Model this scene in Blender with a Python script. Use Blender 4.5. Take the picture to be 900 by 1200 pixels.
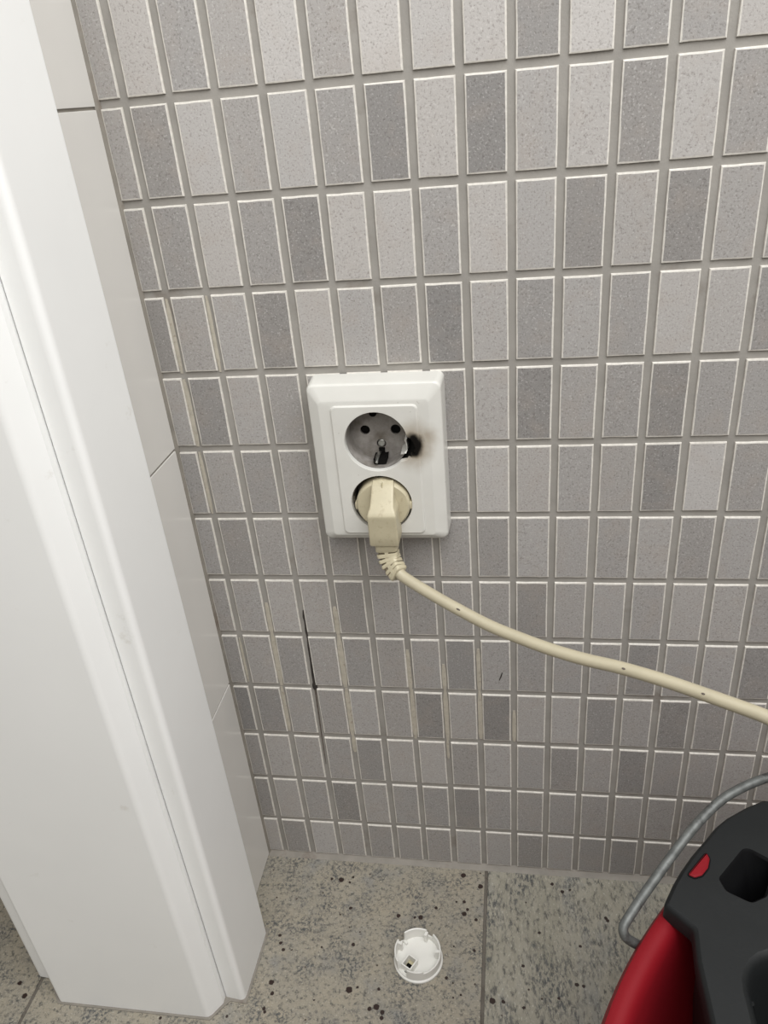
import bpy, bmesh, math, random
from mathutils import Vector, Matrix
from mathutils.geometry import tessellate_polygon

random.seed(7)
PI = math.pi
scene = bpy.context.scene
for o in list(bpy.data.objects):
    bpy.data.objects.remove(o)

# ------------------------------------------------------------------ camera, light, exposure
cam_d = bpy.data.cameras.new('camera')
cam = bpy.data.objects.new('camera', cam_d)
scene.collection.objects.link(cam)
cam_d.sensor_fit = 'VERTICAL'
cam_d.sensor_height = 36.0
cam_d.sensor_width = 27.0
cam_d.lens = 904.97 / 1200 * 36.0
cam_d.clip_start = 0.01
M = Matrix(((0.98658548, 0.00471573, 0.16317734), (0.14046816, 0.48476164, -0.86329302), (-0.08317317, 0.87463359, 0.47759639))).to_4x4()
M.translation = Vector((0.25115098, -0.48771144, 0.65796154))
cam.matrix_world = M
scene.camera = cam

world = bpy.data.worlds.new('room_light')
scene.world = world
world.use_nodes = True
bg = world.node_tree.nodes['Background']
bg.inputs[0].default_value = (1.0, 0.965, 0.91, 1)
bg.inputs[1].default_value = 0.40

def area(name, loc, target, sx, sy, power, col):
    d = bpy.data.lights.new(name, 'AREA')
    d.shape = 'RECTANGLE'; d.size = sx; d.size_y = sy; d.energy = power; d.color = col
    o = bpy.data.objects.new(name, d)
    scene.collection.objects.link(o)
    o.location = loc
    o.rotation_euler = (Vector(target) - Vector(loc)).to_track_quat('-Z', 'Y').to_euler()
    return o

area('window_daylight', (0.62, -0.80, 1.46), (0.15, 0.0, 0.5), 1.9, 0.9, 27.0, (1.0, 0.99, 0.975))
area('overhead_fill', (0.40, -0.40, 1.45), (0.15, -0.15, 0.3), 0.45, 0.45, 6.0, (0.93, 0.97, 1.0))  # added fill with no known source, brightens the upper wall

scene.view_settings.view_transform = 'Standard'
scene.view_settings.look = 'None'
scene.view_settings.exposure = -0.28
scene.view_settings.gamma = 1.0
scene.view_settings.use_curve_mapping = False

# ------------------------------------------------------------------ helpers
ORIGIN = {}

def link(o, parent=None):
    scene.collection.objects.link(o)
    if parent is not None:
        o.parent = parent
    return o

def mesh_data(name, verts, faces, mats, fm=None, smooth=False):
    me = bpy.data.meshes.new(name)
    me.from_pydata([tuple(v) for v in verts], [], [tuple(f) for f in faces])
    for m in mats:
        me.materials.append(m)
    if fm:
        for i, p in enumerate(me.polygons):
            p.material_index = fm[i]
    bm = bmesh.new(); bm.from_mesh(me)
    bmesh.ops.recalc_face_normals(bm, faces=bm.faces)
    bm.to_mesh(me); bm.free()
    if smooth:
        for p in me.polygons:
            p.use_smooth = True
        try:
            me.set_sharp_from_angle(angle=math.radians(38))
        except Exception:
            pass
    me.update()
    return me

def thing(name, loc, label, cat, group=None):
    o = bpy.data.objects.new(name, None)
    o.empty_display_size = 0.02
    o.location = loc
    link(o)
    ORIGIN[o.name] = Vector(loc)
    o['label'] = label; o['category'] = cat
    if group:
        o['group'] = group
    return o

def mk(name, geo, mats, parent=None, fm=None, smooth=True, label=None, kind=None, wn=False):
    """geo = (verts in world coordinates, faces); the object keeps its root's origin"""
    verts, faces = geo
    L = ORIGIN.get(parent.name, Vector()) if parent is not None else Vector()
    vs = [Vector(v) - L for v in verts]
    if not isinstance(mats, (list, tuple)):
        mats = [mats]
    o = bpy.data.objects.new(name, mesh_data(name, vs, faces, mats, fm, smooth))
    link(o, parent)
    ORIGIN[o.name] = L
    if wn:
        w = o.modifiers.new('weighted_normal', 'WEIGHTED_NORMAL'); w.weight = 100; w.keep_sharp = True
    if label: o['label'] = label
    if kind: o['kind'] = kind
    return o

def join(*geos):
    V, F = [], []
    for v, f in geos:
        n = len(V); V += [Vector(p) for p in v]; F += [tuple(i + n for i in q) for q in f]
    return V, F

def box(x0, x1, y0, y1, z0, z1):
    v = [(x, y, z) for x in (x0, x1) for y in (y0, y1) for z in (z0, z1)]
    f = [(0, 1, 3, 2), (4, 6, 7, 5), (0, 4, 5, 1), (2, 3, 7, 6), (0, 2, 6, 4), (1, 5, 7, 3)]
    return [Vector(p) for p in v], f

def bbox_bev(x0, x1, y0, y1, z0, z1, r, seg=3):
    bm = bmesh.new()
    v, f = box(x0, x1, y0, y1, z0, z1)
    bv = [bm.verts.new(p) for p in v]
    for q in f: bm.faces.new([bv[i] for i in q])
    bmesh.ops.recalc_face_normals(bm, faces=bm.faces)
    bmesh.ops.bevel(bm, geom=list(bm.edges), offset=r, segments=seg, affect='EDGES', profile=0.5)
    return from_bm(bm)

def from_bm(bm):
    bm.verts.index_update()
    V = [v.co.copy() for v in bm.verts]; F = [tuple(v.index for v in f.verts) for f in bm.faces]
    bm.free()
    return V, F

def loft(rings, closed=True, cap0=True, cap1=True):
    n = len(rings[0]); V = [Vector(p) for r in rings for p in r]; F = []
    m = n if closed else n - 1
    for i in range(len(rings) - 1):
        for j in range(m):
            a, b = i * n + j, i * n + (j + 1) % n
            F.append((a, b, b + n, a + n))
    if cap0: F.append(tuple(range(n))[::-1])
    if cap1: F.append(tuple(range((len(rings) - 1) * n, len(rings) * n)))
    return V, F

def prism_z(poly, z0, z1):
    return loft([[(x, y, z0) for x, y in poly], [(x, y, z1) for x, y in poly]])

def catmull(pts, sub=8):
    P = [Vector(p) for p in pts]; P = [2 * P[0] - P[1]] + P + [2 * P[-1] - P[-2]]
    out = []
    for i in range(1, len(P) - 2):
        for k in range(sub):
            t = k / sub
            a, b, c, d = P[i - 1], P[i], P[i + 1], P[i + 2]
            out.append(0.5 * ((2 * b) + (c - a) * t + (2 * a - 5 * b + 4 * c - d) * t * t + (3 * b - a - 3 * c + d) * t ** 3))
    out.append(P[-2])
    return out

def tube(path, r, n=14, cap=True):
    rings = []; up = Vector((0.1, 0.2, 1)).normalized(); N = None
    for i, p in enumerate(path):
        t = (path[min(i + 1, len(path) - 1)] - path[max(i - 1, 0)]).normalized()
        if N is None: N = (up - t * up.dot(t)).normalized()
        N = (N - t * N.dot(t)).normalized(); B = t.cross(N)
        rr = r[i] if isinstance(r, list) else r
        rings.append([p + (N * math.cos(2 * PI * k / n) + B * math.sin(2 * PI * k / n)) * rr for k in range(n)])
    return loft(rings, True, cap, cap)

def circle(cx, cz, r, n=64, a0=0.0):
    return [(cx + r * math.cos(a0 + 2 * PI * k / n), cz + r * math.sin(a0 + 2 * PI * k / n)) for k in range(n)]

def rrect(x0, x1, z0, z1, r, seg=6):
    p = []
    for cx, cz, a in ((x1 - r, z1 - r, 0), (x0 + r, z1 - r, PI / 2), (x0 + r, z0 + r, PI), (x1 - r, z0 + r, 1.5 * PI)):
        for k in range(seg + 1):
            t = a + k / seg * PI / 2
            p.append((cx + r * math.cos(t), cz + r * math.sin(t)))
    return p

def xz(poly, y): return [(x, y, z) for x, z in poly]

def plate_with_holes(loops, fn):
    """flat face between an outer loop and hole loops; fn maps 2-D to 3-D"""
    tri = tessellate_polygon([[Vector((a, b, 0)) for a, b in l] for l in loops])
    V = [Vector(fn(a, b)) for l in loops for a, b in l]
    return V, [tuple(t) for t in tri]

def wall_of(poly_a, poly_b):
    return loft([poly_a, poly_b], True, False, False)

# ------------------------------------------------------------------ materials
class NT:
    def __init__(s, name, rough=0.5, col=(0.8, 0.8, 0.8), metal=0.0, spec=0.5, coat=0.0):
        s.m = bpy.data.materials.new(name); s.m.use_nodes = True
        s.t = s.m.node_tree; s.b = s.t.nodes['Principled BSDF']
        s.b.inputs['Roughness'].default_value = rough
        s.b.inputs['Metallic'].default_value = metal
        s.b.inputs['Base Color'].default_value = (*col, 1)
        s.b.inputs['Specular IOR Level'].default_value = spec
        s.b.inputs['Coat Weight'].default_value = coat
    def n(s, typ, **kw):
        nd = s.t.nodes.new(typ)
        for k, v in kw.items(): setattr(nd, k, v)
        return nd
    def l(s, a, b): s.t.links.new(a, b)
    def obj(s): return s.n('ShaderNodeTexCoord').outputs['Object']
    def noise(s, vec, scale, detail=3, rough=0.5, w=None):
        nd = s.n('ShaderNodeTexNoise')
        nd.inputs['Scale'].default_value = scale; nd.inputs['Detail'].default_value = detail; nd.inputs['Roughness'].default_value = rough
        s.l(vec, nd.inputs['Vector'])
        return nd.outputs['Fac']
    def ramp(s, fac, stops, interp='LINEAR'):
        nd = s.n('ShaderNodeValToRGB'); e = nd.color_ramp.elements; nd.color_ramp.interpolation = interp
        while len(e) < len(stops): e.new(0.5)
        for i, (p, c) in enumerate(stops):
            e[i].position = p; e[i].color = (*c, 1) if len(c) == 3 else c
        s.l(fac, nd.inputs['Fac'])
        return nd.outputs['Color']
    def mix(s, fac, a, b, mode='MIX'):
        nd = s.n('ShaderNodeMix', data_type='RGBA', blend_type=mode)
        for sock, v in ((nd.inputs[0], fac), (nd.inputs[6], a), (nd.inputs[7], b)):
            if isinstance(v, (int, float)): sock.default_value = v
            elif isinstance(v, tuple): sock.default_value = (*v, 1) if len(v) == 3 else v
            else: s.l(v, sock)
        return nd.outputs[2]
    def math(s, op, a, b=None, clamp=False):
        nd = s.n('ShaderNodeMath', operation=op, use_clamp=clamp)
        for i, v in enumerate((a, b)):
            if v is None: continue
            if isinstance(v, (int, float)): nd.inputs[i].default_value = v
            else: s.l(v, nd.inputs[i])
        return nd.outputs[0]
    def dist(s, vec, p):
        nd = s.n('ShaderNodeVectorMath', operation='DISTANCE'); s.l(vec, nd.inputs[0]); nd.inputs[1].default_value = p
        return nd.outputs['Value']
    def mapping(s, vec, loc=(0, 0, 0), scale=(1, 1, 1), rot=(0, 0, 0)):
        nd = s.n('ShaderNodeMapping'); s.l(vec, nd.inputs['Vector'])
        nd.inputs['Location'].default_value = loc; nd.inputs['Scale'].default_value = scale; nd.inputs['Rotation'].default_value = rot
        return nd.outputs[0]
    def bump(s, h, strength, dist=0.001):
        nd = s.n('ShaderNodeBump'); nd.inputs['Strength'].default_value = strength; nd.inputs['Distance'].default_value = dist
        s.l(h, nd.inputs['Height']); s.l(nd.outputs[0], s.b.inputs['Normal'])
    def col(s, c): s.l(c, s.b.inputs['Base Color'])

def mottled(name, col, rough, amt=0.08, scale=60, spec=0.5, coat=0.0, bump=0.0, metal=0.0, dirt=None, dirt_lo=0.6, dirt_scale=120):
    k = NT(name, rough, col, metal, spec, coat); v = k.obj()
    f = k.noise(v, scale, 4)
    dark = tuple(c * (1 - amt) for c in col); lite = tuple(min(1, c * (1 + amt)) for c in col)
    c = k.ramp(f, [(0.3, dark), (0.7, lite)])
    if dirt:
        d = k.noise(v, dirt_scale, 5, 0.65)
        c = k.mix(k.ramp(d, [(dirt_lo, (0, 0, 0)), (dirt_lo + 0.14, (1, 1, 1))]), c, dirt)
    k.col(c)
    if bump: k.bump(k.noise(v, scale * 12, 3), bump, 0.0005)
    return k.m

# mosaic tile face: the tile's own tone comes from the object colour
def tile_face(name, random_island=False):
    k = NT(name, 0.55, spec=0.35)
    oi = k.n('ShaderNodeObjectInfo')
    v = k.obj()
    add = k.n('ShaderNodeVectorMath', operation='ADD'); k.l(v, add.inputs[0])
    sc = k.n('ShaderNodeVectorMath', operation='SCALE'); sc.inputs[0].default_value = (3.1, 5.7, 7.3); k.l(oi.outputs['Random'], sc.inputs['Scale'])
    k.l(sc.outputs[0], add.inputs[1]); v2 = add.outputs[0]
    if random_island:
        g = k.n('ShaderNodeNewGeometry')
        base = k.ramp(g.outputs['Random Per Island'], [(0.0, (0.24, 0.225, 0.22)), (0.5, (0.34, 0.32, 0.31)), (1.0, (0.45, 0.43, 0.41))])
    else:
        base = oi.outputs['Color']
    f1 = k.noise(v2, 760, 4, 0.65)
    c = k.mix(k.ramp(f1, [(0.32, (1, 1, 1)), (0.47, (0, 0, 0))]), base, (0.64, 0.62, 0.61), 'MULTIPLY')
    f2 = k.noise(v2, 900, 2, 0.5)
    c = k.mix(k.math('MULTIPLY', k.ramp(f2, [(0.58, (0, 0, 0)), (0.72, (1, 1, 1))]), 0.35), c, (0.62, 0.6, 0.58))
    f3 = k.noise(v2, 60, 3)
    c = k.mix(k.math('MULTIPLY', k.ramp(f3, [(0.5, (0, 0, 0)), (0.75, (1, 1, 1))]), 0.22), c, (0.36, 0.30, 0.25))
    k.col(c)
    k.bump(f1, 0.35, 0.0004)
    return k.m

m_tile = tile_face('mosaic_tile_face')
m_tile_rand = tile_face('mosaic_tile_field_face', True)
m_edge = mottled('mosaic_tile_pale_edge', (0.62, 0.59, 0.54), 0.4, 0.12, 400)
m_grout = mottled('grey_grout', (0.292, 0.276, 0.252), 0.9, 0.10, 45, spec=0.2, bump=0.3, dirt=(0.20, 0.175, 0.15), dirt_lo=0.60, dirt_scale=16)
m_filler = mottled('cream_filler', (0.42, 0.385, 0.32), 0.7, 0.10, 150, dirt=(0.28, 0.24, 0.20), dirt_lo=0.56, dirt_scale=260)
m_crack = mottled('dark_crack', (0.035, 0.028, 0.024), 0.9, 0.5, 200)
m_crack2 = mottled('brown_crack', (0.11, 0.09, 0.075), 0.9, 0.3, 200)
m_sealant = mottled('grey_sealant', (0.23, 0.21, 0.18), 0.6, 0.15, 60, dirt=(0.16, 0.13, 0.105), dirt_lo=0.56, dirt_scale=30)
m_white_tile = mottled('white_wall_tile', (0.69, 0.67, 0.635), 0.25, 0.03, 8, coat=0.3, dirt=(0.55, 0.5, 0.45), dirt_lo=0.70, dirt_scale=14)
m_plaster = mottled('white_plaster', (0.78, 0.77, 0.75), 0.85, 0.03, 20)
m_paint = mottled('white_gloss_paint', (0.84, 0.84, 0.825), 0.32, 0.02, 10, coat=0.15, dirt=(0.66, 0.64, 0.59), dirt_lo=0.66, dirt_scale=38)
m_grouts = mottled('floor_joint', (0.14, 0.125, 0.105), 0.9, 0.2, 120, dirt=(0.09, 0.075, 0.06), dirt_lo=0.5, dirt_scale=60)
m_pin = mottled('dark_recess', (0.006, 0.0055, 0.005), 0.9, 0.3, 200, spec=0.1)  # shade inside holes and slots put into the colour; also the real char
m_cream = mottled('cream_plastic', (0.48, 0.43, 0.30), 0.42, 0.05, 90, dirt=(0.40, 0.345, 0.235), dirt_lo=0.56, dirt_scale=260)
m_cable = mottled('cream_cable_sheath', (0.43, 0.385, 0.275), 0.42, 0.06, 60, dirt=(0.30, 0.24, 0.17), dirt_lo=0.735, dirt_scale=110)
m_slot = mottled('slot_shade', (0.16, 0.13, 0.085), 0.7, 0.2, 200)  # shade between the relief ribs put into the core's colour
m_white_plastic = mottled('white_plastic', (0.74, 0.73, 0.685), 0.35, 0.03, 60, dirt=(0.55, 0.5, 0.42), dirt_lo=0.7, dirt_scale=160)
m_olive = mottled('dirty_yellow_plastic', (0.48, 0.43, 0.28), 0.5, 0.2, 120)
m_metal = mottled('dull_zinc', (0.50, 0.50, 0.47), 0.38, 0.25, 300, metal=1.0)
m_brass = mottled('tarnished_contact', (0.35, 0.33, 0.28), 0.4, 0.3, 300, metal=1.0)
m_wire = mottled('galvanised_wire', (0.115, 0.12, 0.115), 0.5, 0.30, 220, metal=0.4, dirt=(0.05, 0.05, 0.048), dirt_lo=0.55, dirt_scale=130)
m_red = mottled('red_plastic', (0.195, 0.005, 0.010), 0.55, 0.06, 30, spec=0.22)
m_grey = mottled('anthracite_plastic', (0.0085, 0.0096, 0.010), 0.55, 0.10, 40, spec=0.32, bump=0.12)
m_black = mottled('void_shade_black', (0.004, 0.004, 0.0045), 0.7, 0.1, 40, spec=0.12)  # shade inside the wringer opening and notch border, painted near-black

# plate plastic with the soot burnt into it beside the upper socket (coordinates from the plate's centre)
def plate_material():
    k = NT('sooted_white_plastic', 0.33); v = k.obj()
    c = k.ramp(k.noise(v, 40, 3), [(0.3, (0.60, 0.59, 0.55)), (0.7, (0.64, 0.63, 0.59))])
    wob = k.n('ShaderNodeTexNoise'); wob.inputs['Scale'].default_value = 90; wob.inputs['Detail'].default_value = 3; k.l(v, wob.inputs['Vector'])
    w1 = k.n('ShaderNodeVectorMath', operation='SUBTRACT'); k.l(wob.outputs['Color'], w1.inputs[0]); w1.inputs[1].default_value = (0.5, 0.5, 0.5)
    w2 = k.n('ShaderNodeVectorMath', operation='SCALE'); k.l(w1.outputs[0], w2.inputs[0]); w2.inputs['Scale'].default_value = 0.009
    w3 = k.n('ShaderNodeVectorMath', operation='ADD'); k.l(v, w3.inputs[0]); k.l(w2.outputs[0], w3.inputs[1])
    vv = k.mapping(w3.outputs[0], scale=(1, 0.25, 0.8))
    d1 = k.dist(vv, (0.0248, -0.006, 0.0163))
    d2 = k.dist(vv, (0.0345, -0.006, 0.0200))
    d3 = k.dist(vv, (0.0275, -0.006, 0.0060))
    haze = k.math('MAXIMUM', k.ramp(k.math('MULTIPLY', d1, 40), [(0.10, (1, 1, 1)), (0.72, (0, 0, 0))], 'EASE'),
                  k.math('MULTIPLY', k.ramp(k.math('MULTIPLY', d2, 40), [(0.0, (1, 1, 1)), (0.42, (0, 0, 0))], 'EASE'), 0.75))
    haze = k.math('MAXIMUM', haze, k.math('MULTIPLY', k.ramp(k.math('MULTIPLY', d3, 40), [(0.0, (1, 1, 1)), (0.34, (0, 0, 0))], 'EASE'), 0.5))
    c = k.mix(k.math('MULTIPLY', haze, 0.88), c, (0.25, 0.19, 0.12))
    core = k.ramp(k.math('MULTIPLY', d1, 40), [(0.17, (1, 1, 1)), (0.33, (0, 0, 0))], 'EASE')
    c = k.mix(core, c, (0.008, 0.007, 0.006))
    k.l(k.math('SUBTRACT', 0.5, k.math('MULTIPLY', haze, 0.47)), k.b.inputs['Specular IOR Level'])
    k.l(k.math('ADD', 0.33, k.math('MULTIPLY', haze, 0.5)), k.b.inputs['Roughness'])
    dots = k.ramp(k.noise(v, 230, 1), [(0.775, (0, 0, 0)), (0.80, (1, 1, 1))])
    c = k.mix(k.math('MULTIPLY', dots, 0.7), c, (0.30, 0.28, 0.24))
    k.col(c)
    return k.m
m_plate = plate_material()

def insert_material():
    k = NT('smoked_grey_insert', 0.38); v = k.obj()
    f = k.noise(v, 75, 4, 0.6)
    c = k.ramp(f, [(0.30, (0.15, 0.13, 0.105)), (0.50, (0.27, 0.25, 0.23)), (0.74, (0.42, 0.395, 0.37))])
    f2 = k.noise(v, 45, 3, 0.6)
    c = k.mix(k.ramp(f2, [(0.56, (0, 0, 0)), (0.72, (0.8, 0.8, 0.8))]), c, (0.09, 0.075, 0.06))
    k.col(c)
    return k.m
m_insert = insert_material()

SPOTS = [(0.0885,-0.0257,0.0021),(0.0792,-0.0255,0.0011),(0.0972,-0.0277,0.0011),(0.0995,-0.0220,0.0010),(0.1027,-0.0536,0.0013),(0.0433,-0.0851,0.0013),(0.0459,-0.0921,0.0013),(0.0498,-0.0980,0.0013),(0.0575,-0.0973,0.0006),(0.1112,-0.0878,0.0014),(0.1478,-0.0573,0.0016),(0.1681,-0.0572,0.0018),(0.1627,-0.0576,0.0010),(0.1812,-0.0469,0.0012),(0.2042,-0.0117,0.0020),(0.2207,-0.0220,0.0020),(0.2064,-0.0388,0.0013),(0.2070,-0.0505,0.0018),(0.2099,-0.0461,0.0012),(0.2179,-0.0553,0.0013),(0.1994,-0.0394,0.0008),(0.2175,-0.0836,0.0011),(0.1997,-0.0814,0.0007),(0.1950,-0.1092,0.0011),(0.2009,-0.1129,0.0007),(0.2078,-0.1220,0.0008),(0.2017,-0.1247,0.0007),(0.0468,-0.1267,0.0019),(0.0500,-0.1356,0.0014),(0.0462,-0.1484,0.0013),(0.0477,-0.1510,0.0011),(0.1145,-0.1267,0.0023),(0.1213,-0.1239,0.0009),(0.1395,-0.1236,0.0011),(0.1341,-0.1400,0.0015),(0.1395,-0.1381,0.0021),(0.1450,-0.1416,0.0016),(0.1450,-0.1462,0.0014),(0.0868,-0.1377,0.0007),(0.0836,-0.0926,0.0008),(0.2337,-0.1243,0.0021),(0.2426,-0.1241,0.0013),(0.2590,-0.1273,0.0011),(0.2865,-0.0140,0.0013),(0.2954,-0.0211,0.0014),(0.3024,-0.0188,0.0010),(0.3318,-0.0438,0.0013),(0.3330,-0.0461,0.0013),(0.3075,-0.0717,0.0011),(0.2733,-0.0625,0.0011),(0.2872,-0.1172,0.0010),(0.3023,-0.1048,0.0014),(0.3077,-0.1057,0.0011),(0.2588,-0.0932,0.0012),(-0.1656,-0.1582,0.0019),(-0.1764,-0.1483,0.0016),(-0.0385,-0.1641,0.0011),(0.0172,-0.1573,0.0010)]

def granite(name, streak, spots):
    k = NT(name, 0.42, spec=0.4); v = k.n('ShaderNodeNewGeometry').outputs['Position']
    va = k.mapping(v, scale=(1, 0.45, 1), rot=(0, 0, 0.9)) if streak else v
    big = k.noise(va, 24, 8, 0.7)
    mid = k.noise(va, 260, 8, 0.72)
    fine = k.noise(va, 700, 3, 0.6)
    if streak:
        c = k.ramp(big, [(0.35, (0.25, 0.235, 0.185)), (0.55, (0.32, 0.30, 0.245)), (0.7, (0.22, 0.22, 0.205))])
    else:
        c = k.ramp(big, [(0.35, (0.32, 0.285, 0.22)), (0.55, (0.29, 0.265, 0.215)), (0.7, (0.22, 0.215, 0.20))])
    c = k.mix(k.ramp(mid, [(0.37, (1, 1, 1)), (0.49, (0, 0, 0))]), c, (0.09, 0.087, 0.078))
    c = k.mix(k.math('MULTIPLY', k.ramp(fine, [(0.58, (0, 0, 0)), (0.70, (1, 1, 1))]), 0.5), c, (0.60, 0.57, 0.50))
    # grey mica clusters
    cl = k.noise(va, 34, 3, 0.6)
    fl = k.noise(va, 380, 8, 0.72)
    mica = k.math('MULTIPLY', k.ramp(cl, [(0.46, (0, 0, 0)), (0.62, (1, 1, 1))]), k.ramp(fl, [(0.49, (0, 0, 0)), (0.56, (1, 1, 1))]))
    c = k.mix(k.math('MULTIPLY', mica, 0.95), c, (0.075, 0.078, 0.080))
    # scattered small garnets, then the large round ones where they lie
    vo = k.n('ShaderNodeTexVoronoi'); vo.inputs['Scale'].default_value = 95; k.l(v, vo.inputs['Vector'])
    small = k.ramp(vo.outputs['Distance'], [(0.06, (1, 1, 1)), (0.11, (0, 0, 0))])
    pick = k.n('ShaderNodeSeparateColor'); k.l(vo.outputs['Color'], pick.inputs[0])
    small = k.math('MULTIPLY', small, k.math('GREATER_THAN', pick.outputs[0], 0.72))
    c = k.mix(small, c, (0.045, 0.028, 0.022))
    wob = k.n('ShaderNodeTexNoise'); wob.inputs['Scale'].default_value = 500; k.l(v, wob.inputs['Vector'])
    w2 = k.n('ShaderNodeVectorMath', operation='SCALE'); k.l(wob.outputs['Color'], w2.inputs[0]); w2.inputs['Scale'].default_value = 0.0016
    w3 = k.n('ShaderNodeVectorMath', operation='ADD'); k.l(v, w3.inputs[0]); k.l(w2.outputs[0], w3.inputs[1])
    acc = None
    for x, y, r in spots:
        d = k.math('DIVIDE', k.dist(w3.outputs[0], (x + 0.0008, y + 0.0008, 0.0008)), r * 1.3)
        acc = d if acc is None else k.math('MINIMUM', acc, d)
    if acc is not None:
        c = k.mix(k.ramp(acc, [(0.85, (1, 1, 1)), (1.0, (0, 0, 0))]), c, (0.028, 0.016, 0.013))
    k.col(c)
    k.bump(mid, 0.12, 0.0005)
    return k.m
m_granite = granite('granite_spotted', False, [s for s in SPOTS if -0.158 < s[0] < 0.226])
m_granite2 = granite('granite_streaked', True, [s for s in SPOTS if s[0] > 0.226])
m_granite3 = granite('granite_side_room', False, [s for s in SPOTS if s[0] < -0.158])

# ------------------------------------------------------------------ setting: back wall and its mosaic
P = 0.028                      # column pitch
RP = 0.028 * 1.98775           # row pitch
Z0 = 0.720                     # height of the topmost joint in view
TW, TH = 0.0233, 0.0510        # tile face
FRONT = -0.0014
WALL_TOP = 2.40
CORNER = 0.0105

wall_back = mk('wall_back', box(-1.2, 1.5, 0.0, 0.10, -0.05, WALL_TOP), m_grout, smooth=False)
wall_back['kind'] = 'structure'

def tile_geo(w, h, seed, bev=0.00105):
    rnd = random.Random(seed)
    def ring(dx, y, j):
        hw, hh = w / 2 - dx, h / 2 - dx
        pts = []
        n = 4
        for k in range(n): pts.append((-hw + 2 * hw * k / n, -hh))
        for k in range(n): pts.append((hw, -hh + 2 * hh * k / n))
        for k in range(n): pts.append((hw - 2 * hw * k / n, hh))
        for k in range(n): pts.append((-hw, hh - 2 * hh * k / n))
        out = []
        for i, (x, z) in enumerate(pts):
            out.append((x + rnd.uniform(-j, j), y, z + rnd.uniform(-j, j)))
        return out
    V, F = loft([ring(0, 0.001, 0), ring(0.0001, -0.0008, 0.00012), ring(bev * .25, -0.0012, 0.00014), ring(bev, FRONT, 0.00018)], True, False, True)
    return V, F, [1] * (len(F) - 1) + [0]

tile_meshes = {}
def tile_mesh(w, h, seed):
    key = (round(w, 5), round(h, 5), seed)
    if key not in tile_meshes:
        V, F, fm = tile_geo(w, h, seed)
        tile_meshes[key] = mesh_data('tile', V, F, [m_tile, m_edge], fm)
    return tile_meshes[key]

TONE = {  # measured lightness of the mosaic pieces, row by row, 1 dark ... 8 light
    0: '46457587727346444',
    1: '42646316156263444',
    2: '43631664652514444',
    3: '24516531535365244',
    4: '52534443514313444',
    5: '34344443654417344',
    6: '42454444354453534',
    7: '44552434424545544',
    8: '34343442434424524',
    9: '12445415155241344',
    10: '35442553542413454',
    11: '35414431434344244',
    12: '63643345524323444',
}
# col: 0..16 ; value -> linear albedo of the glaze
ALB = {'1': 0.235, '2': 0.265, '3': 0.295, '4': 0.325, '5': 0.36, '6': 0.41, '7': 0.45, '8': 0.50}

rnd = random.Random(3)
def place_tile(c, b, zb=None):
    x0, x1 = c * P + (P - TW) / 2, c * P + (P + TW) / 2
    z1 = Z0 - b * RP - (RP - TH) / 2; z0 = z1 - TH
    if c == 0: x0 = CORNER + 0.0012
    if b == 12: z0 = 0.0045
    dx, dz = rnd.uniform(-.0003, .0003), rnd.uniform(-.0003, .0003)
    t = bpy.data.objects.new('tile', tile_mesh(x1 - x0, z1 - z0, rnd.randrange(5)))
    link(t, wall_back)
    t.location = ((x0 + x1) / 2 + dx, 0, (z0 + z1) / 2 + (dz if b < 12 else 0))
    t.rotation_euler = (rnd.uniform(-.006, .006), rnd.uniform(-.005, .005), rnd.uniform(-.008, .008))
    row = TONE[b] if b in TONE else ''
    a = ALB[row[c]] if c < len(row) else ALB[rnd.choice('23344556')]
    a *= rnd.uniform(0.96, 1.04)
    warm = rnd.uniform(-0.007, 0.007)
    t.color = (a * (1.0 + warm), a * 0.953, a * (0.912 - warm), 1)
for b in range(-1, 13):
    for c in range(0, 20):
        place_tile(c, b)
# the mosaic goes on beyond the picture: joined
def field(cells):
    V, F, fm = [], [], []
    for c, b in cells:
        x0, x1 = c * P + (P - TW) / 2, c * P + (P + TW) / 2
        z1 = Z0 - b * RP - (RP - TH) / 2; z0 = z1 - TH
        if c == 0: x0 = CORNER + 0.0012
        if b == 12: z0 = 0.0045
        rings = [[(x0, .001, z0), (x1, .001, z0), (x1, .001, z1), (x0, .001, z1)], [(x0, -.0006, z0), (x1, -.0006, z0), (x1, -.0006, z1), (x0, -.0006, z1)]]
        e = .00085
        rings.append([(x0 + e, FRONT, z0 + e), (x1 - e, FRONT, z0 + e), (x1 - e, FRONT, z1 - e), (x0 + e, FRONT, z1 - e)])
        v, f = loft(rings, True, False, True)
        n = len(V); V += v; F += [tuple(i + n for i in q) for q in f]; fm += [1] * (len(f) - 1) + [0]
    return V, F, fm
cells = [(c, b) for b in range(-29, 13) for c in range(0, 52) if not (b >= -1 and c < 20)]
V, F, fm = field(cells)
tf = mk('tile_field', (V, F), [m_tile_rand, m_edge], wall_back, fm, smooth=False, kind='stuff')

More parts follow.
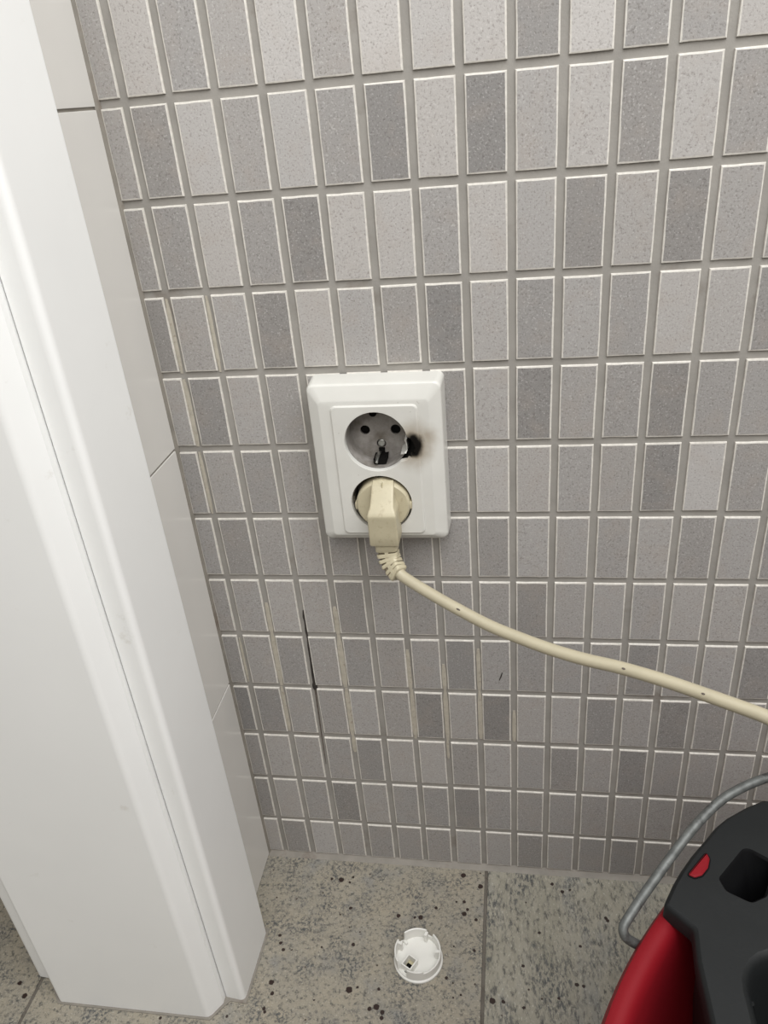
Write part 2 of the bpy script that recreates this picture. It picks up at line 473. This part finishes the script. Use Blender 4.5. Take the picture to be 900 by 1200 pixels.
# cream filler smeared over some joints, crack and sealant lines
def jz(b, t): return Z0 - (b + t) * RP
FILL = [(2, 7, .45, 1.0, .0034, 0), (2, 8, .0, 1.0, .0038, 0), (2, 9, .02, .95, .0028, -.0006), (4, 7, .5, 1.0, .0036, 0), (4, 8, 0, 1.0, .0040, 0), (4, 9, .02, 1.0, .0036, .0004), (4, 10, .0, .35, .003, .0006),
        (6, 8, .25, 1.0, .0032, -.0006), (6, 9, 0, 1.0, .0036, 0), (7, 8, .5, 1.0, .0030, 0), (7, 9, 0, 1.0, .0034, 0), (7, 10, 0, .4, .002, -.0004), (8, 8, .2, 1.0, .0030, .0003), (8, 9, 0, .95, .0034, .0004), (9, 9, .35, .97, .0028, .0004),
        (1, 3, .06, .98, .0024, -.0010), (1, 4, .06, .97, .0030, -.0008), (1, 5, .05, .97, .0022, -.0010), (2, 3, .05, .98, .0022, -.0011), (1, 8, .1, .95, .0018, -.0012)]
for c, b, t0, t1, w, dx in FILL:
    r2 = random.Random(c * 31 + b)
    n = 6; rings = []
    for k in range(n + 1):
        z = jz(b, t0) + (jz(b, t1) - jz(b, t0)) * k / n
        hw = w * 0.58 * r2.uniform(.85, 1.1) * (0.55 if k in (0, n) else 1); x = c * P + dx
        rings.append([(x - hw, .0005, z), (x - hw, -.0006, z), (x, -.0009 if k not in (0, n) else -.0005, z), (x + hw, -.0006, z), (x + hw, .0005, z)])
    mk('joint_filler', loft(rings), m_filler, wall_back)
def ribbon(pts, y, t):
    rings = [[(x - w / 2, t, z), (x - w / 2, y, z), (x + w / 2, y, z), (x + w / 2, t, z)] for x, z, w in pts]
    return loft(rings)
mk('joint_crack', ribbon([(.0856, .2985, .0008), (.0852, .292, .0016), (.0855, .287, .0009), (.0853, .2785, .0016), (.0857, .270, .0014), (.0854, .262, .0020), (.0852, .246, .0017), (.0849, .235, .0021), (.0848, .2235, .0020), (.0850, .2205, .0042), (.0852, .2175, .0044), (.0850, .2150, .0018)], -.0004, .0005), m_crack, wall_back)
mk('joint_crack', ribbon([(.0850, .2150, .0017), (.0846, .20, .0014), (.0843, .184, .0013), (.0840, .165, .0011), (.0838, .148, .0009), (.0836, .127, .0005)], -.0003, .0005), m_crack2, wall_back)
mk('corner_sealant', prism_z([(.0100, .001), (.0100, -.0042), (.0112, -.0030), (.0122, -.0012), (.0128, .001)], 0.0, WALL_TOP), m_sealant, wall_back)
mk('floor_seam', loft([[(x, .0015, .0), (x, -.0052, .0), (x, -.0030, .0014), (x, -.0010, .0032), (x, .0015, .0052)] for x in (.0105, .3, .7, 1.5)]), m_sealant, wall_back)
mk('scuff_mark', loft([[(.2403, -.00165, .2330), (.2409, -.00165, .2328), (.2409, -.001, .2328), (.2403, -.001, .2330)], [(.2416, -.0017, .2372), (.2425, -.0017, .2370), (.2425, -.001, .2370), (.2416, -.001, .2372)], [(.2427, -.00165, .2410), (.2433, -.00165, .2409), (.2433, -.001, .2409), (.2427, -.001, .2410)]]), m_crack, wall_back)

# ------------------------------------------------------------------ left partition with white tiles
wall_left = mk('wall_left', box(-0.141, 0.0030, -0.1405, 0.0, -0.05, WALL_TOP), m_plaster, smooth=False)
wall_left['kind'] = 'structure'
wz = [0.0] + [0.2222 + 0.2203 * k for k in range(10)]
for i in range(len(wz) - 1):
    mk('tile', bbox_bev(0.0025, CORNER, -0.1395, -0.0032, wz[i] + 0.0008, wz[i + 1] - 0.0008, 0.0005, 2), m_white_tile, wall_left, wn=True)
mk('joint_grout', box(0.0026, CORNER - 0.0009, -0.139, -0.0005, 0, WALL_TOP - 0.05), m_sealant, wall_left, smooth=False)

# ------------------------------------------------------------------ door frame: lining round the wall end, casings on both faces
door = bpy.data.objects.new('door_1', None); link(door); door['kind'] = 'structure'; ORIGIN[door.name] = Vector()
HT = 2.10
def rounded(poly, radii, seg=5):
    out = []; n = len(poly)
    for i, (x, y) in enumerate(poly):
        r = radii[i]
        p = Vector((x, y)); a = Vector(poly[i - 1]) - p; b = Vector(poly[(i + 1) % n]) - p
        if r <= 0: out.append((x, y)); continue
        ang = a.angle(b); d = r / math.tan(ang / 2)
        p0 = p + a.normalized() * d; p1 = p + b.normalized() * d
        for k in range(seg + 1):
            t = k / seg
            q = p0 * (1 - t) ** 2 + p * 2 * t * (1 - t) + p1 * t * t
            out.append((q.x, q.y))
    return out
lin = rounded([(.0112, -.1408), (.0112, -.1478), (.0030, -.1600), (-.1310, -.1600), (-.1420, -.1478), (-.1420, -.1408)], [0, .0008, .007, .004, .0008, 0])
mk('door_lining', prism_z(lin, 0.0008, HT), m_paint, door, wn=True)
cas = rounded([(.0108, -.0835), (.0303, -.0835), (.0288, -.1442), (.0118, -.1424), (.0118, -.1400), (.0108, -.1395)], [0, .0015, .0048, .0006, 0, 0])
mk('door_casing', prism_z(cas, 0.0006, HT), m_paint, door, wn=True)
cas2 = rounded([(-.1415, -.0835), (-.1415, -.1395), (-.1425, -.1400), (-.1425, -.1424), (-.1632, -.1412), (-.1640, -.0835)], [0, 0, 0, .0006, .0048, .0015])
mk('door_casing', prism_z(cas2, 0.0006, HT), m_paint, door, wn=True)
mk('floor_seam', prism_z([(.0325, -.080), (.0308, -.1462), (.0165, -.1455), (.0132, -.1492), (.0040, -.1618), (-.1325, -.1618), (-.1440, -.1490), (-.1445, -.1440), (-.1440, -.080)], 0.0, 0.0007), m_sealant, door, smooth=False)  # thin dark strip along the foot of lining and casings

# ------------------------------------------------------------------ floor of granite slabs
floor = mk('floor', box(-1.2, 1.5, -1.7, 0.0, -0.05, -0.0012), m_grouts, smooth=False)
floor['kind'] = 'structure'
xj = [-1.2, -0.542, -0.158, 0.2258, 0.610, 0.994, 1.5]
yj = [-1.7, -1.22, -0.836, -0.452, -0.0025]
for i in range(len(xj) - 1):
    for j in range(len(yj) - 1):
        g = 0.0014
        m = m_granite3 if xj[i + 1] <= -0.15 else (m_granite if xj[i] < 0.2 else m_granite2)
        mk('tile', bbox_bev(xj[i] + g, xj[i + 1] - g, yj[j] + g, yj[j + 1] - g, -0.010, 0.0, 0.0007, 2), m, floor, wn=True)

# ------------------------------------------------------------------ double wall socket
SO = (0.1626, 0.0, 0.4315)
sock = thing('wall_socket', SO, 'white double wall socket with soot burnt beside its upper outlet, on the mosaic wall', 'socket')
HX = 0.1626; H1Z = 0.4545; H2Z = 0.4085; HR = 0.0213
YF, YI = -0.0235, -0.0247
def ring_y(x0, x1, z0, z1, r, y): return xz(rrect(x0, x1, z0, z1, r), y)
back = ring_y(.1178, .2078, .3772, .4945, .004, -.0012)
side = ring_y(.1183, .2072, .3775, .4940, .0045, -.0180)
side2 = ring_y(.1188, .2067, .3779, .4934, .0046, -.0196)
ch0 = ring_y(.1196, .2059, .3787, .4926, .0046, -.0203)
ch1 = ring_y(.1256, .1992, .3822, .4838, .0030, -.0230)
fr = ring_y(.1266, .1982, .3829, .4826, .0026, YF)
frin = ring_y(.1360, .1900, .3860, .4782, .0020, YF)
shell = loft([back, side, side2, ch0, ch1, fr, frin], True, False, False)
inn0 = ring_y(.1338, .1918, .3841, .4805, .0036, YF + .0004)
inn1 = ring_y(.1342, .1914, .3845, .4801, .0034, YI + .0004)
inn2 = ring_y(.1349, .1907, .3852, .4794, .0030, YI)
raised = loft([inn0, inn1, inn2], True, False, False)
def burnt(cz, n=96):
    pts = []
    for k in range(n):
        a = 2 * PI * k / n; d = math.degrees(a); d = d - 360 if d > 180 else d
        r = HR
        if -44 < d < 8:
            u = (d + 16) / 26
            r += 0.0052 * max(0, 1 - u * u) * (1 + 0.16 * math.sin(d * 0.9) + 0.10 * math.sin(d * 2.3))
        pts.append((HX + r * math.cos(a), cz + r * math.sin(a)))
    return pts
h1 = burnt(H1Z); h2 = circle(HX, H2Z, HR, 96)
face = plate_with_holes([rrect(.1349, .1907, .3852, .4794, .0030), h1, h2], lambda a, b: (a, YI, b))
def shrink(p, cz, k): return [(HX + (x - HX) * k, cz + (z - cz) * k) for x, z in p]
cups = []
for p, cz in ((h1, H1Z), (h2, H2Z)):
    cups.append(loft([xz(p, YI), xz(shrink(p, cz, 0.985), YI + .0005), xz(shrink(p, cz, 0.98), YI + .004)], True, False, False))
plate = mk('cover_plate', join(shell, raised, face, *cups), m_plate, sock, wn=True)

def insert(cz, dark_wall, label):
    Y = -0.0035; R = HR * 0.975
    holes = [circle(HX - .0107, cz + .0002, .0034, 24), circle(HX + .0105, cz + .0002, .0035, 24), circle(HX - .0002, cz - .0101, .0033, 24)]
    fc = plate_with_holes([circle(HX, cz, R, 72)] + holes, lambda a, b: (a, Y, b))
    parts = [fc, loft([xz(circle(HX, cz, R, 72), Y), xz(circle(HX, cz, R, 72), -.0205)], True, False, False)]
    for h in holes:
        parts.append(loft([xz(h, Y), xz(h, Y + .003)], True, False, False))
    o = mk('socket_insert', join(*parts), m_insert, sock, label=label)
    for h in holes:
        c0 = (sum(p[0] for p in h) / len(h), sum(p[1] for p in h) / len(h))
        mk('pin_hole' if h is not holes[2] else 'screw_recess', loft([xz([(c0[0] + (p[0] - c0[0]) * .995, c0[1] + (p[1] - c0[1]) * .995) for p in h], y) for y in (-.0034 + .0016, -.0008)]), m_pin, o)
    sx, sz = HX - .0002, cz - .0101
    scr = join(loft([xz(circle(sx, sz, .0028, 20), -.0012), xz(circle(sx, sz, .0028, 20), -.0026), xz(circle(sx, sz, .0022, 20), -.0031)]),
               box(sx - .0021, sx + .0021, -.0033, -.0030, sz - .0004, sz + .0004))
    mk('screw', scr, m_metal, o)
    return o
ins1 = insert(H1Z, True, 'smoke-stained grey insert of the upper outlet')
# earth clip slots, clip and the broken lip of the upper outlet
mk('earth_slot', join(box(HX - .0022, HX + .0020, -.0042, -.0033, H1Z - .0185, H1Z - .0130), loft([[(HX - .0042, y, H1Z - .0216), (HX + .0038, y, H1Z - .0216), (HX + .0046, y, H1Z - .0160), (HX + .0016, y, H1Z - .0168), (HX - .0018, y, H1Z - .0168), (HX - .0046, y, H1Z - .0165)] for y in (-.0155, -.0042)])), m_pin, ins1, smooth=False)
mk('earth_clip', tube([Vector(p) for p in ((HX - .0012, -.0040, H1Z - .0165), (HX - .0014, -.0100, H1Z - .0148), (HX - .0016, -.0155, H1Z - .0150), (HX - .0018, -.0195, H1Z - .0172))], [.0009, .0011, .0013, .0010], 10), m_metal, ins1)
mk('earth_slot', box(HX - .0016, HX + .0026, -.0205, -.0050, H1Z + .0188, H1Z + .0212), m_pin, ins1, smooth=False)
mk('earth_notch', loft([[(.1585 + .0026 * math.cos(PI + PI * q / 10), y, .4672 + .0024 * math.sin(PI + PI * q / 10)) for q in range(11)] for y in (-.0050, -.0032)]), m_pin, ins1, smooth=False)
lip = []
for k in range(9):
    t = k / 8; a = math.radians(4 - 42 * t); r = HR * (0.95 - 0.05 * math.sin(t * PI * 2.2))
    x, z = HX + r * math.cos(a), H1Z + r * math.sin(a)
    w = .0010 + .0006 * math.sin(3 * PI * t)
    lip.append([(x - w, -.0035, z), (x - w * .6, -.0215 + .004 * abs(math.sin(4.3 * t)), z), (x + .0004, -.0222 + .004 * abs(math.sin(4.3 * t)), z), (x + w, -.0035, z)])
mk('broken_lip', loft(lip), m_white_plastic, ins1)
char = []
for k in range(25):
    a = math.radians(10 - 56 * k / 24); r = HR * 1.0
    s = math.sin(PI * k / 24)
    char.append([(HX + q * math.cos(a), y, H1Z + q * math.sin(a)) for q, y in ((r * .975, -.0060), (r * .99 + .0008 * s, -.0150), (r + .0030 * s, -.0205), (r + .0062 * s, -.0226 - .0012 * s), (r + .0062 * s, -.0215), (r + .001, -.006))])
mk('charred_edge', loft(char), m_pin, plate)
ins2 = insert(H2Z, True, 'dark insert of the lower outlet behind the plug')
for s in (-1, 1):
    mk('earth_clip', join(box(HX + s * .0206 - .0010, HX + s * .0206 + .0010, -.0190, -.0060, H2Z - .0010, H2Z + .0032), box(HX + s * .0198 - .0012, HX + s * .0198 + .0012, -.0205, -.0170, H2Z - .0075, H2Z - .0025)), m_brass, ins2)
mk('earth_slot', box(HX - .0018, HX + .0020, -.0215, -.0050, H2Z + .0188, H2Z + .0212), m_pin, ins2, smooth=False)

# ------------------------------------------------------------------ plug and cord in the lower outlet
plug = thing('power_cord', (0.1640, -0.030, 0.4085), 'cream power cord with angled earthed plug pushed into the lower outlet', 'power cord')
PX = 0.1638; PZ = 0.4083; PR = 0.0187
def discpoly(r, n=72):
    out = []
    for k in range(n):
        a = 2 * PI * k / n; rr = r
        d = math.degrees(a)
        if 25 < d < 155: rr = r * (1 - 0.035 * abs(math.sin(math.radians((d - 90) * 2.77))))
        out.append((PX + rr * math.cos(a), PZ + rr * math.sin(a)))
    return out
disc = loft([xz(discpoly(PR), -.0042), xz(discpoly(PR), -.0245), xz(discpoly(PR * .985), -.0262), xz(discpoly(PR * .93), -.0272)])
lugs = [bbox_bev(PX + s * .0182 - .0016, PX + s * .0182 + .0016, -.0255, -.0060, PZ - .0038, PZ + .0014, .0005, 2) for s in (-1, 1)]
# angled body: ridge that grows out of the disc and ends in a downward block
def body_ring(z, yb, yf, w, r=.0014):
    return [(x, y, z) for x, y in rounded([(PX + .0012 - w / 2, yb), (PX + .0012 + w / 2, yb), (PX + .0012 + w / 2 * 1.0, yf), (PX + .0012 - w / 2, yf)], [0, 0, r, r], 4)]
rings = [body_ring(.4262, -.0240, -.0262, .0140), body_ring(.4240, -.0240, -.0292, .0152), body_ring(.4180, -.0240, -.0352, .0156), body_ring(.4130, -.0240, -.0402, .0162), body_ring(.4112, -.0240, -.0418, .0182),
         body_ring(.4090, -.0240, -.0438, .0194), body_ring(.4078, -.0240, -.0440, .0197), body_ring(.4060, -.0240, -.0438, .0198), body_ring(.3940, -.0242, -.0432, .0200), body_ring(.3858, -.0250, -.0428, .0202), body_ring(.3846, -.0256, -.0422, .0196)]
body = loft(rings)
mk('plug_body', join(disc, *lugs, body), m_cream, plug)
mk('body_seam', box(PX + .0008, PX + .0013, -.0300, -.0255, .4212, .4262), m_olive, plug, smooth=False)
# strain relief: collar, ribs, spine
path = catmull([(.1652, -.0342, .3852), (.1655, -.0345, .3790), (.1662, -.0358, .3730), (.1685, -.0385, .3682), (.1722, -.0428, .3648), (.1745, -.0450, .3634)], 8)
def frame(i):
    t = (path[min(i + 1, len(path) - 1)] - path[max(i - 1, 0)]).normalized()
    n = Vector((0, -1, 0)); n = (n - t * n.dot(t)).normalized()
    return path[i], t, n, t.cross(n)
def relief_ring(i, hw, hd, f=0.0):
    p, t, n, b = frame(i); p = p + t * f
    return [p + b * x + n * y for x, y in rrect(-hw, hw, -hd, hd, min(hw, hd) * .38, 3)]
relief = [loft([relief_ring(0, .0078, .0066), relief_ring(9, .0077, .0064), relief_ring(10, .0070, .0058)])]
core = loft([relief_ring(i, .0060 - .0003 * (i - 8) / 28, .0050 - .0003 * (i - 8) / 28) for i in range(8, 37)])
for j, i in enumerate((14, 19, 24, 29, 33)):
    hw = .0074 - .0003 * j; hd = .0062 - .0003 * j
    relief.append(loft([relief_ring(i, hw * .96, hd * .96, -.0013), relief_ring(i, hw, hd, -.0010), relief_ring(i, hw, hd, .0010), relief_ring(i, hw * .96, hd * .96, .0013)]))
for side in (1, -1):
    sp = []
    for i in range(8, 36):
        p, t, n, b = frame(i)
        y0 = .0038; y1 = .0062 - .0011 * (i - 8) / 28
        sp.append([p + b * x + n * (y * side) for x, y in ((-.0013, y0), (.0013, y0), (.0013, y1), (-.0013, y1))])
    relief.append(loft(sp))
relief.append(loft([relief_ring(35, .0064, .0053), relief_ring(38, .0060, .0050), relief_ring(39, .0052, .0044)]))
srl = mk('strain_relief', join(*relief), m_cream, plug)
mk('relief_core', core, m_slot, srl)
cab = [(.1705, -.0412, .3660), (0.1732, -0.0438, 0.3649), (0.1784, -0.0471, 0.3619), (0.1966, -0.0565, 0.3555), (0.2165, -0.0665, 0.3496), (0.2372, -0.0766, 0.3445), (0.2591, -0.0865, 0.3415), (0.2774, -0.0947, 0.3401), (0.2964, -0.1028, 0.3400), (0.3145, -0.1101, 0.3410), (0.3374, -0.1210, 0.3417), (0.3588, -0.1326, 0.3419), (0.3787, -0.1440, 0.3421), (0.3881, -0.1500, 0.3422), (0.4093, -0.1650, 0.3415), (0.46, -0.20, 0.335), (0.53, -0.24, 0.31)]
cbl = mk('cable', tube(catmull(cab, 6), .0040, 18), m_cable, plug)
for (x, y, z), d, ln in (((0.2165, -0.0665, 0.3496), (.62, -.30, -.15), .0016), ((0.3588, -0.1326, 0.3419), (.6, -.3, 0), .0011), ((0.3180, -0.1118, 0.3411), (.6, -.3, 0), .0012)):
    c0 = Vector((x, y, z)); d = Vector(d).normalized(); n = (Vector((0.2511, -0.4877, 0.658)) - c0); n = (n - d * n.dot(d)).normalized(); b = d.cross(n)
    mk('nick', loft([[c0 + n * h + (d * ln * math.cos(q) + b * .0006 * math.sin(q)) * k for q in (2 * PI * j / 10 for j in range(10))] for h, k in ((.0037, 1), (.00405, 1), (.00415, .6))]), m_crack2, cbl)

# ------------------------------------------------------------------ socket cup lying on the floor
CX, CY = 0.170, -0.0957
cup = thing('socket_cup', (CX, CY, 0), 'broken-out white plastic cup of a socket lying open side up on the granite floor', 'socket cover')
def cup_h(d):
    """height of the wall round the cup; d in degrees, 0 = +X, 90 = towards the wall"""
    d = d % 360
    if 134 < d < 156: return .0050 + .0012 * math.cos((d - 145) / 11 * PI)   # rounded notch
    if 52 < d < 70: return .0075
    if 218 < d < 248: return .0040
    if 352 < d or d < 3: return .0128
    if 290 < d < 352: return .0112
    return .0135
def cup_ring(r, zf, n=120): return [(CX + r * math.cos(2 * PI * k / n), CY + r * math.sin(2 * PI * k / n), zf(360 * k / n)) for k in range(n)]
flange = [cup_ring(.0203, lambda d: .0), cup_ring(.0211, lambda d: .0004), cup_ring(.0211, lambda d: .0018), cup_ring(.0207, lambda d: .0023), cup_ring(.0199, lambda d: .0028)]
wallr = [cup_ring(.0199, cup_h), cup_ring(.0194, lambda d: cup_h(d) + .0004), cup_ring(.0186, cup_h), cup_ring(.0184, lambda d: .0030), cup_ring(.0150, lambda d: .0026)]
mk('cup_shell', loft(flange + wallr), m_white_plastic, cup)
px, py, ca = CX - .0062, CY - .0085, math.radians(-30)
def rot(x, y): return (px + x * math.cos(ca) - y * math.sin(ca), py + x * math.sin(ca) + y * math.cos(ca))
o4 = [rot(*p) for p in ((-.0048, -.0055), (.0048, -.0055), (.0048, .0055), (-.0048, .0055))]
i4 = [rot(*p) for p in ((-.0037, -.0044), (.0037, -.0044), (.0037, .0044), (-.0037, .0044))]
post = loft([[(x, y, .0024) for x, y in o4], [(x, y, .0098) for x, y in o4], [(x, y, .0098) for x, y in i4], [(x, y, .0030) for x, y in i4]], True, False, True)
mk('earth_tower', post, m_white_plastic, cup)
mk('tower_floor', prism_z([rot(*p) for p in ((-.0036, -.0043), (.0036, -.0043), (.0036, .0043), (-.0036, .0043))], .0031, .0036), m_olive, cup, smooth=False, label='yellowed bottom of the square tower')
mk('tower_hole', prism_z([rot(*p) for p in ((-.0028, -.0042), (.0036, -.0042), (.0036, .0012), (-.0028, .0012))], .0033, .0044), m_pin, cup, smooth=False)
for d, w in ((4, .0012), (136, .0010), (160, .0012), (70, .0012), (236, .0014)):
    a = math.radians(d); c, s = math.cos(a), math.sin(a)
    pl = [(CX + c * r - s * t, CY + s * r + c * t) for r, t in ((.0150, -w), (.0190, -w), (.0190, w), (.0150, w))]
    mk('snap_rib', prism_z(pl, .0028, cup_h(d + 6) - .0012), m_white_plastic, cup, smooth=False)

# ------------------------------------------------------------------ red mop bucket with wringer
BX, BY = 0.435, -0.289
buck = thing('mop_bucket', (BX, BY, 0), 'red oval mop bucket with anthracite wringer and wire bail, standing by the wall', 'bucket')
U = Vector((.643, .766)); W = Vector((.766, -.643))
def oval(off, z, n=120):
    a, b = .200 + off, .130 + off
    return [(BX + U.x * a * math.cos(t) + W.x * b * math.sin(t), BY + U.y * a * math.cos(t) + W.y * b * math.sin(t), z) for t in (2 * PI * k / n for k in range(n))]
prof = [(-.052, .0), (-.046, .001), (-.044, .008), (-.014, .238), (-.012, .246), (-.0015, .248), (.0, .252), (.0, .262), (-.002, .2665), (-.005, .268), (-.0085, .2675), (-.0115, .265), (-.0135, .258), (-.0165, .240), (-.046, .010), (-.050, .006)]
mk('bucket_body', loft([oval(o_, z) for o_, z in prof]), m_red, buck)
# wringer
outer = [(.3276, -.2211), (.3345, -.2085), (.3400, -.2000), (.3470, -.1905), (.3520, -.1845), (.3560, -.1800), (.3640, -.1702), (.3712, -.1636), (.3830, -.1556), (.3948, -.1492), (.4060, -.1498), (.44, -.168), (.485, -.200), (.515, -.245),
         (.515, -.380), (.505, -.390), (.350, -.390), (.3400, -.380), (.3388, -.300), (.3384, -.250), (.3400, -.2335)]
outer = rounded(outer, [.003] + [0] * 13 + [.01, 0, 0, 0, 0, 0, .004], 4)
hole = rounded([(.3594, -.2043), (.3768, -.1841), (.3890, -.1925), (.3790, -.2120), (.3715, -.2160), (.3612, -.2105)], [.002, .004, .003, .003, .003, .003], 4)
def off_poly(poly, d):
    n = len(poly); out = []
    area2 = sum(poly[i][0] * poly[(i + 1) % n][1] - poly[(i + 1) % n][0] * poly[i][1] for i in range(n))
    s = 1 if area2 > 0 else -1
    for i in range(n):
        a, b = Vector(poly[i - 1]), Vector(poly[(i + 1) % n]); t = b - a
        if t.length < 1e-9: out.append(poly[i]); continue
        t.normalize(); out.append((poly[i][0] - t.y * d * s, poly[i][1] + t.x * d * s))
    return out
ZT = .2785
funnel = rrect(.3590, .4980, -.3720, -.2430, .020, 6)
o_in = off_poly(outer, .0022); h_out = off_poly(hole, -.0012); f_out = off_poly(funnel, -.003)
# D-shaped notch on the flange edge through which the red rim shows
dsh = [(.3430, -.2035), (.3460, -.2050), (.3500, -.2033), (.3540, -.1985), (.3560, -.1930), (.3552, -.1890)]
dsh = rounded(dsh, [.0008, .002, .002, .002, .002, .0008], 3)
top = plate_with_holes([o_in, h_out, f_out], lambda a, b: (a, b, ZT))
edge = loft([[(x, y, ZT) for x, y in o_in], [(x, y, ZT - .0008) for x, y in off_poly(outer, .0008)], [(x, y, ZT - .0026) for x, y in outer], [(x, y, ZT - .0110) for x, y in outer]], True, False, False)
fun = loft([[(x, y, ZT) for x, y in f_out], [(x, y, ZT - .0010) for x, y in off_poly(funnel, -.0012)], [(x, y, ZT - .0038) for x, y in off_poly(funnel, .0005)], [(x, y, ZT - .012) for x, y in off_poly(funnel, .0022)],
            [(x, y, ZT - .060) for x, y in off_poly(funnel, .010)], [(x, y, .160) for x, y in off_poly(funnel, .0165)]], True, False, True)
wr = mk('wringer', join(top, edge, fun), m_grey, buck)
mk('wringer_skirt', loft([[(x, y, z) for x, y in off_poly(rrect(.3400, .5120, -.3880, -.2350, .012, 5), d)] for d, z in ((.0, ZT - .010), (.0015, .2350), (.0090, .1560))], True, False, True), m_grey, wr)
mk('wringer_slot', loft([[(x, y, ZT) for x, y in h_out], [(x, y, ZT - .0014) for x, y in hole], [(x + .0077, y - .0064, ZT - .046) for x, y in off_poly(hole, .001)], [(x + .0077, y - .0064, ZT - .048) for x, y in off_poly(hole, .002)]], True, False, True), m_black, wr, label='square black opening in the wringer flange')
notch = off_poly(dsh, -.0007)
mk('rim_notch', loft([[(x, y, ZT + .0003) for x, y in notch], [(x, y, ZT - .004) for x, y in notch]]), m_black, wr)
mk('rim_lug', loft([[(x, y, ZT - .003) for x, y in dsh], [(x, y, ZT + .0008) for x, y in dsh], [(x, y, ZT + .0016) for x, y in off_poly(dsh, .0008)]]), m_red, buck)
for k in range(5):
    y = -.262 - .022 * k
    mk('basket_rib', loft([[(x, y - .0013, z), (x, y + .0013, z), (x + .0016, y + .0009, z + .0006), (x + .0016, y - .0009, z + .0006)] for x, z in ((.3608, ZT - .011), (.3690, ZT - .060), (.3745, .165))]), m_grey, wr)
bail = [(0.3200, -0.2296, 0.2520), (0.3171, -0.2306, 0.2550), (0.3147, -0.2313, 0.2580), (0.3105, -0.2319, 0.2620), (0.3078, -0.2313, 0.2650), (0.3072, -0.2292, 0.2680), (0.3094, -0.2260, 0.2700), (0.3177, -0.2162, 0.2750), (0.3293, -0.2027, 0.2800), (0.3408, -0.1897, 0.2850), (0.3529, -0.1773, 0.2900), (0.3659, -0.1666, 0.2950), (0.3785, -0.1594, 0.2980), (0.3935, -0.1529, 0.3000), (0.4083, -0.1482, 0.3000), (.46, -.132, .305), (.53, -.110, .31), (.60, -.115, .31), (.642, -.17, .305), (.632, -.26, .295), (.585, -.34, .28), (.535, -.392, .265), (.517, -.396, .255), (.510, -.392, .252)]
mk('bail_handle', tube(catmull(bail, 6), .0026, 12), m_wire, buck)
